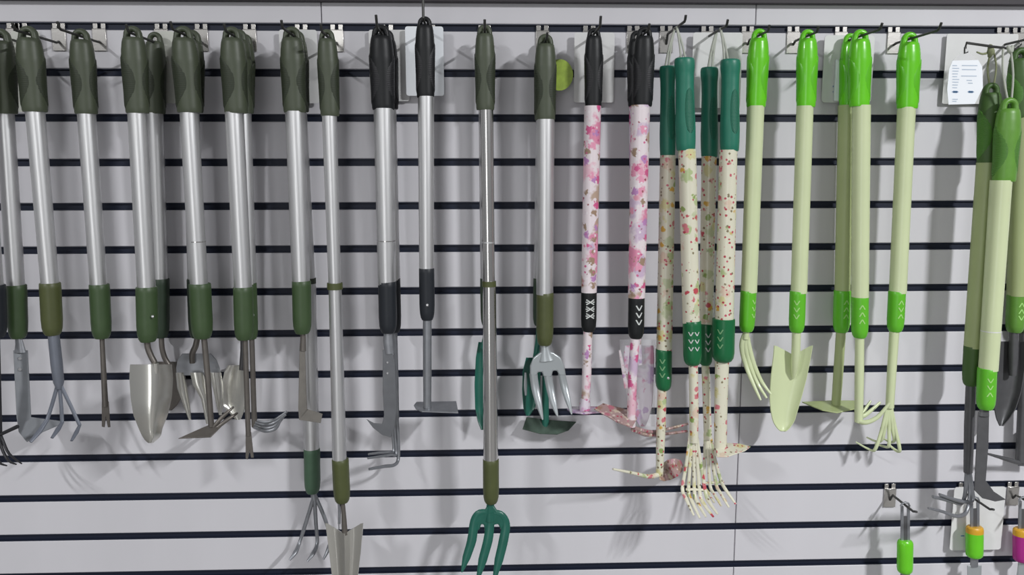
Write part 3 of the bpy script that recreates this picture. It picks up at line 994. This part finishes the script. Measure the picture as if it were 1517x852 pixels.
d = 0.065
t = teal_tool('hand_hoe', 'teal handled mattock with cream floral shaft, one thin prong left and a blade right', 'hoe', 989, 98, 989, 232, 24, d, (1000, 42))
cord(t, (1000, 40), [(990, 99), (985, 99)], d)
shaft(t, [(989.5, 230, 23), (984, 519, 23)], d, 'cream')
ferrule(t, 983.5, 517, 983, 578, 24, d, 'green_ferrule', rivet=(990, 560), marks='VVV', mark_mat='mark_dull', mark_rot=-22, prof=FERR_ROUND)
rod(t, [(981, 575), (979, 640), (977, 704)], [14, 14, 11], d, 'cream', 'socket')
rod(t, [(977, 703), (960, 706, .08), (938, 701, .10), (908, 695, .12)], [8, 7, 5, 3], d, 'cream', 'prong', smooth=3)
blade(t, [(976, 696, .062), (981, 687, .052), (989, 681, .042), (999, 679, .032), (1008, 682, .026), (1012, 689, .026), (1011, 698, .036), (1004, 706, .05), (994, 711, .064), (984, 713, .074), (977, 711, .074)], d, 'burgundy')
loop_hook(t, 'steel hook with two cord loops, left of the pair with teal tools', length=0.128, tip=0.008)
d = 0.105
t = teal_tool('hand_rake', 'teal handled rake with a fan of long cream floral tines, front of the middle pair', 'rake', 1014, 86, 1016, 223, 30, d, (1006, 40))
cord(t, (1002, 38), [(1009, 88), (1016, 88)], d)
shaft(t, [(1018, 221, 26), (1024, 479, 25)], d, 'cream')
ferrule(t, 1025, 475, 1026, 541, 27, d, 'green_ferrule', marks='VVV', mcols=2, mark_rot=-2, msize=0.85, prof=FERR_ROUND)
rod(t, [(1027, 538), (1028, 600), (1028, 655)], [14, 14, 13], d, 'cream', 'socket')
for i, (xm, ym, xe, ye) in enumerate(((1011, 728, 1028, 764), (1020, 733, 1037, 768), (1029, 736, 1046, 766), (1037, 736, 1057, 766), (1045, 733, 1063, 762))):
    rod(t, [(1023 + 2 * i, 640), ((1023 + 2 * i) * .45 + xm * .55, 690), (xm, ym - 4, .11), (xm + 5, ym + 10, .125), (xe, ye, .15)], [5, 5, 5.5, 6, 3], d, 'cream', 'tine', smooth=3, flat=0.6)
rod(t, [(1016, 725, .108), (1046, 726, .108)], 4, d, 'cream', 'brace')
d = 0.045
t = teal_tool('hand_rake', 'teal handled rake with splayed floral tines swinging right, behind its longer neighbours', 'rake', 1051, 100, 1051, 233, 26, d, (1063, 46))
cord(t, (1062, 44), [(1049, 101), (1055, 101)], d, 4)
shaft(t, [(1050.5, 231, 22), (1046, 484, 20)], d, 'cream')
ferrule(t, 1045.5, 479, 1045, 541, 21, d, 'green_ferrule', marks='VVV', mark_mat='mark', mark_rot=6, prof=FERR_ROUND)
rod(t, [(1045, 538), (1047, 600), (1049, 650)], [12, 12, 12], d, 'cream', 'socket')
for i, (xm, ym, xe, ye) in enumerate(((1043, 722, 1058, 745), (1052, 724, 1069, 750), (1061, 722, 1080, 752), (1068, 716, 1090, 747))):
    rod(t, [(1045 + 2 * i, 640), ((1045 + 2 * i) * .5 + xm * .5, 682), (xm, ym - 4, .05), (xm + 6, ym + 8, .062), (xe, ye, .08)], [5, 5, 5, 5, 3], d, 'cream', 'tine', smooth=3, flat=0.6)
rod(t, [(1040, 716, .048), (1072, 714, .048)], 4, d, 'cream', 'brace')
d = 0.085
t = teal_tool('hand_hoe', 'teal handled hoe with floral blade pointing right, rightmost of the teal tools', 'hoe', 1082, 88, 1081, 224, 29, d, (1069, 42))
cord(t, (1067, 40), [(1073, 90), (1079, 90)], d)
shaft(t, [(1079, 222, 26), (1073, 476, 27)], d, 'cream')
ferrule(t, 1072, 472, 1071, 536, 33, d, 'green_ferrule', marks='VVV', mark_mat='mark_dull', mark_rot=-32, prof=FERR_ROUND)
rod(t, [(1070, 532), (1068, 600), (1067, 674)], [21, 20, 19], d, 'cream', 'socket', flat=0.7)
blade(t, [(1060, 660, .08), (1066, 656, .07), (1095, 658, .07), (1112, 662, .08), (1104, 668, .10), (1078, 677, .11), (1062, 677, .11)], d, 'cream')
loop_hook(t, 'steel hook with two cord loops, right of the pair with teal tools', length=0.11, tip=0.008)

# W1..W5 lime grips
d = 0.06
t = tool('garden_fork', 'lime handled fork with pale green tines swinging right, first of the lime tools', 'fork', 1125, 42, 31, d, LM)
grip(t, 1125, 42, 1120, 159, 31, d, 'lime', 'lime_pad', rot=-10)
shaft(t, [(1119.5, 157, 25), (1109.5, 433, 23)], d, 'pale')
ferrule(t, 1109, 430, 1106, 491, 23, d, 'lime_ferrule', marks='VVV', mark_mat='mark_lime', mark_rot=35)
rod(t, [(1106, 488), (1104, 502)], [9, 11], d, 'pale', 'socket')
for a in ([(1103, 496), (1099, 512), (1103, 535), (1113, 562, .07), (1127, 593, .085)], [(1105, 498), (1104, 514), (1110, 538), (1121, 566, .065), (1136, 590, .08)], [(1107, 500), (1110, 516), (1117, 540), (1128, 565, .06), (1142, 584, .07)]):
    rod(t, a, [8, 8, 7, 6, 3], d, 'pale', 'tine', smooth=4, flat=0.7)
loop_hook(t, 'steel hook holding the lime handled fork', length=0.10, tip=0.008)
d = 0.065
t = tool('hand_trowel', 'lime handled trowel with a broad pale green blade', 'trowel', 1197, 43, 30, d, LM)
grip(t, 1197, 43, 1194, 159, 30, d, 'lime', 'lime_pad', rot=-10)
shaft(t, [(1192.5, 157, 24), (1183.5, 434, 23)], d, 'pale')
ferrule(t, 1182, 431, 1180, 492, 23, d, 'lime_ferrule', marks='VVV', mark_mat='mark_lime', mark_rot=-25)
rod(t, [(1180, 488), (1179, 520), (1177, 545, d - .004), (1175, 560, d - .010)], [13, 13, 11, 5], d, 'pale', 'socket')
scoop(t, [(512, 1147, 1204), (525, 1146, 1202), (560, 1142, 1195), (590, 1140, 1187), (610, 1142, 1181), (624, 1145, 1177), (633, 1150, 1171), (637, 1154, 1167), (639, 1157, 1164)], d, 'pale', depth=0.014, notch=14)
loop_hook(t, 'steel hook holding the pale green trowel', length=0.10, tip=0.008)
d = 0.03
t = tool('hand_hoe', 'lime handled hoe with a flat pale blade, hung behind the pale cultivator', 'hoe', 1260, 49, 28, d, LM)
grip(t, 1260, 49, 1256, 158, 27, d, 'lime', 'lime_pad', rot=-10)
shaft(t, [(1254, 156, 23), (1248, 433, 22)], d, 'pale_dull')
ferrule(t, 1248, 430, 1246, 492, 24, d, 'lime_ferrule', marks='AAA', mark_mat='mark_lime', mark_rot=8)
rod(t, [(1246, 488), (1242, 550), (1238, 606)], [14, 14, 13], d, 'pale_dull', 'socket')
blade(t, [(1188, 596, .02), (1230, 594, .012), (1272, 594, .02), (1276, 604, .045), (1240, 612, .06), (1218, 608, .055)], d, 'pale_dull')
d = 0.075
t = tool('hand_cultivator', 'lime handled cultivator with pale prongs bent up to the right', 'cultivator', 1275, 43, 32, d, LM)
grip(t, 1275, 43, 1273, 158, 32, d, 'lime', 'lime_pad', rot=-6)
shaft(t, [(1276, 156, 26), (1274, 440, 24)], d, 'pale')
ferrule(t, 1274, 437, 1273.5, 500, 24, d, 'lime_ferrule', marks='AAA', mark_mat='mark_lime', mark_rot=-8)
rod(t, [(1273.5, 496), (1273, 560), (1272, 625)], [13, 13, 12], d, 'pale', 'socket')
for a in ([(1268, 622), (1282, 626, .085), (1300, 618, .09), (1318, 597, .095)], [(1270, 618), (1280, 616, .072), (1292, 607, .07), (1304, 596, .066)], [(1270, 620), (1276, 616, .066), (1282, 606, .06), (1290, 594, .055)]):
    rod(t, a, [8, 7, 6, 4], d, 'pale', 'tine', smooth=4, flat=0.7)
loop_hook(t, 'steel hook holding the pale cultivator and the pale hoe', length=0.14, tip=0.008)
d = 0.055
t = tool('hand_cultivator', 'lime handled cultivator with five splayed pale tines, last of the lime row', 'cultivator', 1348, 47, 33, d, LM)
grip(t, 1348, 47, 1344, 161, 33, d, 'lime', 'lime_pad', rot=-12)
shaft(t, [(1343, 159, 25), (1330, 434, 24)], d, 'pale')
ferrule(t, 1329, 431, 1326, 491, 24, d, 'lime_ferrule', marks='AVA', mark_mat='mark_lime', mark_rot=6)
rod(t, [(1325, 488), (1321, 550), (1318, 604)], [14, 13, 12], d, 'pale', 'socket')
for a in ([(1316, 598), (1307, 634), (1297, 665), (1288, 666, .045), (1268, 655, .03)], [(1317, 600), (1317, 635), (1317, 660), (1311, 662, .045), (1296, 657, .03)], [(1319, 598), (1326, 634), (1333, 666), (1328, 668, .045), (1316, 658, .03)],
          [(1316, 600), (1311, 634), (1306, 652, .05), (1298, 654, .04), (1284, 648, .025)], [(1318, 600), (1322, 634), (1325, 652, .05), (1319, 655, .04), (1308, 649, .025)]):
    rod(t, a, [6, 5.5, 5.5, 5, 3], d, 'pale', 'tine', smooth=3, flat=0.7)
loop_hook(t, 'steel hook holding the five tine pale cultivator', length=0.14, tip=0.01)

# R1..R4 right edge
RG = 'grass green handled tools at the right edge'
P_bar = [at(1512, 66, 0.03), at(1504, 73, 0.075), at(1470, 69, 0.088), at(1432, 63.5, 0.10), at(1430, 72, 0.10)]
pz = U(1508, 62, 0.0)
hk = hook(pz.x, pz.z, 'steel hook with its arm bent left, carrying the price tag', bend=P_bar)
d = 0.094
t = thing('hand_sickle', U(1496, 70, d), 'bright grass green handled sickle weeder with dark hooked blade at the right', 'sickle', RG)
grip(t, 1496, 144, 1487, 269, 36, d, 'grass', 'grass_pad', rot=-4)
rod(t, [(1486, 72), (1486, 110), (1494, 154)], 3, d, 'cord', 'cord', smooth=3)
rod(t, [(1497, 72), (1501, 110), (1498, 154)], 3, d, 'cord', 'cord', smooth=3)
rod(t, [(1493, 68, .096), (1497, 76, .1), (1500, 68, .096)], [4, 8, 4], d, 'cord', 'knot', smooth=4)
shaft(t, [(1483, 267, 29), (1464, 548, 26)], d, 'pale')
shaft(t, [(1468, 489.5, 27), (1467.9, 491, 27)], d, 'card', 'joint_ring')
ferrule(t, 1462.5, 545, 1460, 606, 26, d, 'lime_ferrule', marks='VVA', mark_mat='mark_lime', mark_rot=-10)
rod(t, [(1459, 602), (1457, 616)], [13, 17], d, 'dark_steel', 'neck', flat=0.5)
blade(t, [(1449, 610), (1465, 612), (1464, 660), (1460, 712), (1472, 728), (1490, 740), (1474, 743), (1455, 738), (1443, 726), (1446, 670)], d, 'dark_steel')
d = 0.06
t = thing('hand_cultivator', U(1468, 70, d), 'olive green handled cultivator with dark bent prongs, left of the grass green sickle', 'cultivator', RG)
grip(t, 1469, 122, 1463, 243, 33, d, 'grass_dark', 'grass_pad', rot=5)
rod(t, [(1470, 72), (1463, 100), (1467, 131)], 3, d, 'cord_dark', 'cord', smooth=3)
rod(t, [(1471, 72), (1476, 100), (1471, 131)], 2.6, d, 'cord_dark', 'cord', smooth=3)
rod(t, [(1467, 68, .075), (1468, 76, .085), (1466, 84, .078)], [6, 10, 5], d, 'cord_dark', 'knot', smooth=4)
rod(t, [(1467, 77, .08), (1456, 80, .085), (1447, 77, .09)], [3, 3, 2], d, 'cord_dark', 'cord_end', smooth=3)
shaft(t, [(1461, 241, 26), (1441, 515, 24)], d, 'pale_dull')
ferrule(t, 1441, 512, 1438, 571, 24, d, 'grass_dark')
rod(t, [(1438, 567), (1436, 630), (1434, 700)], [13, 14, 12], d, 'dark_steel', 'socket')
for a in ([(1434, 696), (1437, 730), (1432, 758, .07), (1418, 765, .09), (1396, 758, .12), (1375, 753, .14)], [(1432, 696), (1430, 730), (1424, 746, .06), (1408, 742, .08), (1382, 736, .11)], [(1436, 696), (1440, 725), (1440, 742, .06), (1420, 742, .075), (1392, 733, .10)]):
    rod(t, a, [6, 6, 6, 6, 5, 3][:len(a)], d, 'steel', 'tine', smooth=4, flat=0.7)
d = 0.05
t = thing('hand_trowel', U(1512, 60, d), 'dark olive handled trowel with a dark grey blade, cut by the right edge', 'trowel', RG)
grip(t, 1512, 70, 1512, 176, 36, d, 'grass_dark', 'grass_pad', kind='A')
shaft(t, [(1513, 174, 28), (1506, 438, 26)], d, 'pale_dull')
ferrule(t, 1505.5, 435, 1503, 492, 25, d, 'grass', marks='AAV', mark_mat='mark_lime', mark_rot=4)
rod(t, [(1502, 488), (1501, 530), (1500, 556)], [13, 13, 10], d, 'dark_steel', 'socket')
scoop(t, [(506, 1481, 1520), (540, 1479, 1519), (580, 1475, 1513), (605, 1473, 1505), (620, 1476, 1496), (631, 1481, 1486)], d, 'dark_steel', depth=0.012, lean=-0.006)
loop_hook(t, 'steel hook at the right edge holding the dark trowel', length=0.12, tip=0.008)
d = 0.022
t = tool('hand_cultivator', 'dark pronged tool whose spike points left at the right edge', 'cultivator', 1530, 60, 34, d, RG)
grip(t, 1530, 60, 1528, 176, 33, d, 'grass_dark', 'grass_pad')
shaft(t, [(1528, 174, 24), (1519, 436, 23)], d, 'pale_dull')
ferrule(t, 1519, 434, 1517, 492, 24, d, 'grass_dark')
rod(t, [(1517, 488), (1515, 600), (1512, 684)], [13, 13, 14], d, 'dark_steel', 'socket')
rod(t, [(1514, 687), (1490, 680, .04), (1462, 672, .06)], [7, 6, 3], d, 'dark_steel', 'prong')
blade(t, [(1510, 642), (1530, 630), (1530, 692), (1508, 690)], d, 'blue_steel')

# S1..S3 small tools of the lower row
SG = 'small hand tools on the lower hooks'


def small_tool(label, x0, y0, x1, ygrip, ybot, w, d, mats, hooklabel, hookX, orange=False, name='hand_tool'):
    t = thing(name, U(x0, y0 + 9, d), label, 'hand tool', SG)
    s = SC(x0, y0, d)
    a, b = U(x0, y0, d), U(x1, ygrip + 4, d)
    hw = 6.6 * s
    # flat hanging bar with a hole near its top
    for sx in (-1, 1):
        MB().plate([a + Vector((sx * hw * .42, 0, 0)), a + Vector((sx * hw, 0, 0)), b + Vector((sx * hw, 0, 0)), b + Vector((sx * hw * .42, 0, 0))], 0.0025).build('bar_side', 'steel', t)
    MB().tube([a + Vector((-hw, 0, 0)), a + Vector((-hw * .7, 0, hw * .6)), a + Vector((0, 0, hw * .9)), a + Vector((hw * .7, 0, hw * .6)), a + Vector((hw, 0, 0))], 0.0018, n=8).build('bar_top', 'steel', t)
    c = a + (b - a) * 0.27
    MB().plate([c + Vector((-hw * .5, 0, 0)), c + Vector((hw * .5, 0, 0)), b + Vector((hw * .5, 0, 0)), b + Vector((-hw * .5, 0, 0))], 0.0018).build('bar_web', 'dark_steel', t)
    y = ygrip
    top, bot = U(x1, ygrip, d), U(x1 - 0.5, ybot, d)
    ax = bot - top
    prof = [(0, .36), (.03, .44), (.1, .5), (.3, .5), (.85, .5), (.95, .47), (1, .38)]
    if orange:
        cut = 0.2
        MB().loft([(top + ax * tt, r * w * s, r * w * s * .8) for tt, r in ((0, .40), (.03, .47), (.1, .5), (cut, .5))], 20).build('grip_collar', 'orange', t)
        MB().loft([(top + ax * tt, interp(prof, tt) * w * s, interp(prof, tt) * w * s * .8) for tt in (cut, .3, .6, .85, .95, 1)], 20).build('grip', mats, t)
    else:
        MB().loft([(top + ax * tt, interp(prof, tt) * w * s, interp(prof, tt) * w * s * .8) for tt, _ in prof], 20).build('grip', mats, t)
    root_p = t.matrix_world.translation
    hook(hookX, a.z + hw * 0.9 - 0.0045, hooklabel, length=max(d + 0.03, 0.08), groove=11, tip=-0.003 if False else 0.004, tipdir=1.6)
    return t


d = 0.055
hx = U(1340, 750, d).x
t = small_tool('small tool with plain lime grip and grey hanging bar, lower right', 1341, 750, 1341, 800, 848, 23, d, 'lime', 'steel hook holding the small plain lime tool', hx, name='hand_tool')
rod(t, [(1341, 845), (1341, 900)], [14, 18], d, 'steel', 'blade_neck', flat=0.4)
d = 0.035
hx = U(1444, 742, d).x
t = small_tool('small tool with lime grip and orange collar, before a white card', 1444, 742, 1444, 780, 825, 25, d, 'lime', 'steel hook holding the small lime tool with orange collar', hx, True)
rod(t, [(1443.5, 822), (1443, 840)], [12, 12], d, 'steel', 'blade_neck', flat=0.4)
blade(t, [(1433, 838), (1454, 838), (1452, 905), (1443, 915), (1434, 905)], d, 'silver_paint')
d = 0.032
hx = U(1516, 742, d).x
t = small_tool('small tool with magenta grip and orange collar at the lower right corner', 1516, 742, 1515, 783, 831, 27, d, 'magenta', 'steel hook holding the small magenta tool', hx, True)
rod(t, [(1514, 828), (1514, 845), (1513, 880)], [11, 14, 24], d, 'silver_paint', 'blade_neck', flat=0.4)

# ------------------------------------------------------------------ cards and tags
CG = 'product cards behind the tools'


def card(x0, y0, x1, y1, d, label, mat='card', thick=0.0012, r=0.004, name='product_card'):
    a, b = U(x0, y0, d), U(x1, y1, d)
    a2 = U(x0, y1, d)
    pts = []
    xa, xb, za, zb = a.x, max(b.x, a.x + .01), b.z, a.z
    for (cx, cz, q) in ((xb - r, zb - r, 0), (xa + r, zb - r, 1), (xa + r, za + r, 2), (xb - r, za + r, 3)):
        for k in range(4):
            an = math.pi / 2 * (q + k / 3)
            pts.append(Vector((cx + r * math.cos(an), -d, cz + r * math.sin(an))))
    o = MB().plate(pts, thick).build(name, mat)
    c = Vector(((xa + xb) / 2, -d, (za + zb) / 2))
    o.data.transform(Matrix.Translation(-c))
    o.location = c
    return tag(o, label, 'card', CG)


card(16, 46, 68, 166, .010, 'cream card behind the three tine cultivator near the left edge', 'card_cream')
card(232, 46, 264, 153, .008, 'pale card between the shaded trowel and the double hoe', 'card_cream')
card(413, 44, 473, 153, .012, 'white card behind the narrow footed weeder')
card(546, 44, 607, 150, .008, 'grey white card behind the sickle weeder')
o = card(600, 39, 658, 142, .020, 'bright white card behind the highest black handle', 'card_bright')
card(851, 48, 909, 152, .014, 'white card behind the slim pink floral hoe')
card(1027, 48, 1096, 160, .012, 'white card behind the right pair of teal grips')
o = card(1222, 52, 1290, 152, .014, 'white rounded card with a pale blister, behind the paired lime grips', r=0.006)
co = o.location
z0, z1, xa, xb = U(1240, 150, .016).z, U(1240, 88, .016).z, U(1237, 88, .016).x, U(1262, 88, .016).x
bm_ = MB().box(xa, xb, -.022, -.0148, z0, z1)
bo = bm_.build('blister', 'card_bright', None, bevel=0.002)
bo.data.transform(Matrix.Translation(-co))
bo.parent = o
for yy in (128, 136):
    p = U(1235, yy, .0152)
    b_ = MB().box(p.x - .0015, p.x + .0012, p.y - .0003, p.y + .0003, p.z - .0012, p.z + .0012).build('printed_mark', 'ink_dark')
    b_.data.transform(Matrix.Translation(-co))
    b_.parent = o
card(1403, 50, 1500, 154, .008, 'plain white card on the wall behind the price tag', r=0.003)
o = card(1414, 722, 1482, 814, .012, 'white card behind the small lime tool with orange collar', r=0.005)
p = U(1426, 794, .0134)
b_ = MB().box(p.x - .003, p.x + .003, p.y - .0003, p.y + .0003, p.z - .001, p.z + .001).build('printed_mark', 'ink_dark')
b_.data.transform(Matrix.Translation(-o.location))
b_.parent = o

# price tag that hangs from the bent hook arm
d = 0.10
pt = thing('price_tag', U(1430, 72, d), 'white price tag with faint blue lines hanging from the bent hook arm', 'tag')
blade(pt, [(1411, 90), (1449, 89), (1455, 99), (1456, 130), (1444, 154), (1405, 155), (1403, 132), (1406, 102)], d, 'card_bright', 'tag_card', thick=0.0008, bevel=0)
blade(pt, [(1428, 73), (1433, 73), (1450, 91), (1410, 91)], d - .0002, 'film', 'clear_hanger', thick=0.0005, bevel=0)
rod(pt, [(1429, 70), (1429, 79), (1434, 77)], [2, 2.6, 2], d + .001, 'hook_wire', 'wire_clip')
mb, mb2 = MB(), MB()


def dash(mb, x0, x1, y, h=1.1):
    a, b = U(x0, y, d + .0008), U(x1, y + .2, d + .0008)
    hh = h * SC(x0, y, d) / 2
    mb.add([a + Vector((0, 0, hh)), a - Vector((0, 0, hh)), b - Vector((0, 0, hh)), b + Vector((0, 0, hh))], [(0, 1, 2, 3)])


for i in range(9):
    dash(mb, 1411, 1418 + (i * 7 % 4), 97 + i * 4.1)
for (a, b, y) in ((1425, 1448, 97), (1425, 1446, 103), (1424, 1447, 112.5), (1432, 1440, 119), (1434, 1441, 123), (1411, 1419, 147), (1411, 1417, 150)):
    dash(mb, a, b, y)
mb.build('printed_lines', 'ink', pt)
for x in (1412, 1435):
    dash(mb2, x, x + 6.5, 136, 3)
    dash(mb2, x - 1.5, x + 8, 136, 1)
mb2.build('printed_mark', 'ink_dark', pt)

# round lime sticker tag beside the silver fork
c = U(829, 111, .03)
rr = 21 * SC(829, 111, .03)
pts = [c + Vector((rr * .95 * math.cos(a * math.pi / 14), 0, rr * 1.08 * math.sin(a * math.pi / 14))) for a in range(28)]
o = MB().plate(pts, 0.001).build('round_tag', 'sticker')
o.data.transform(Matrix.Translation(-c))
o.location = c
tag(o, 'round lime yellow tag beside the olive grip of the silver fork', 'tag')
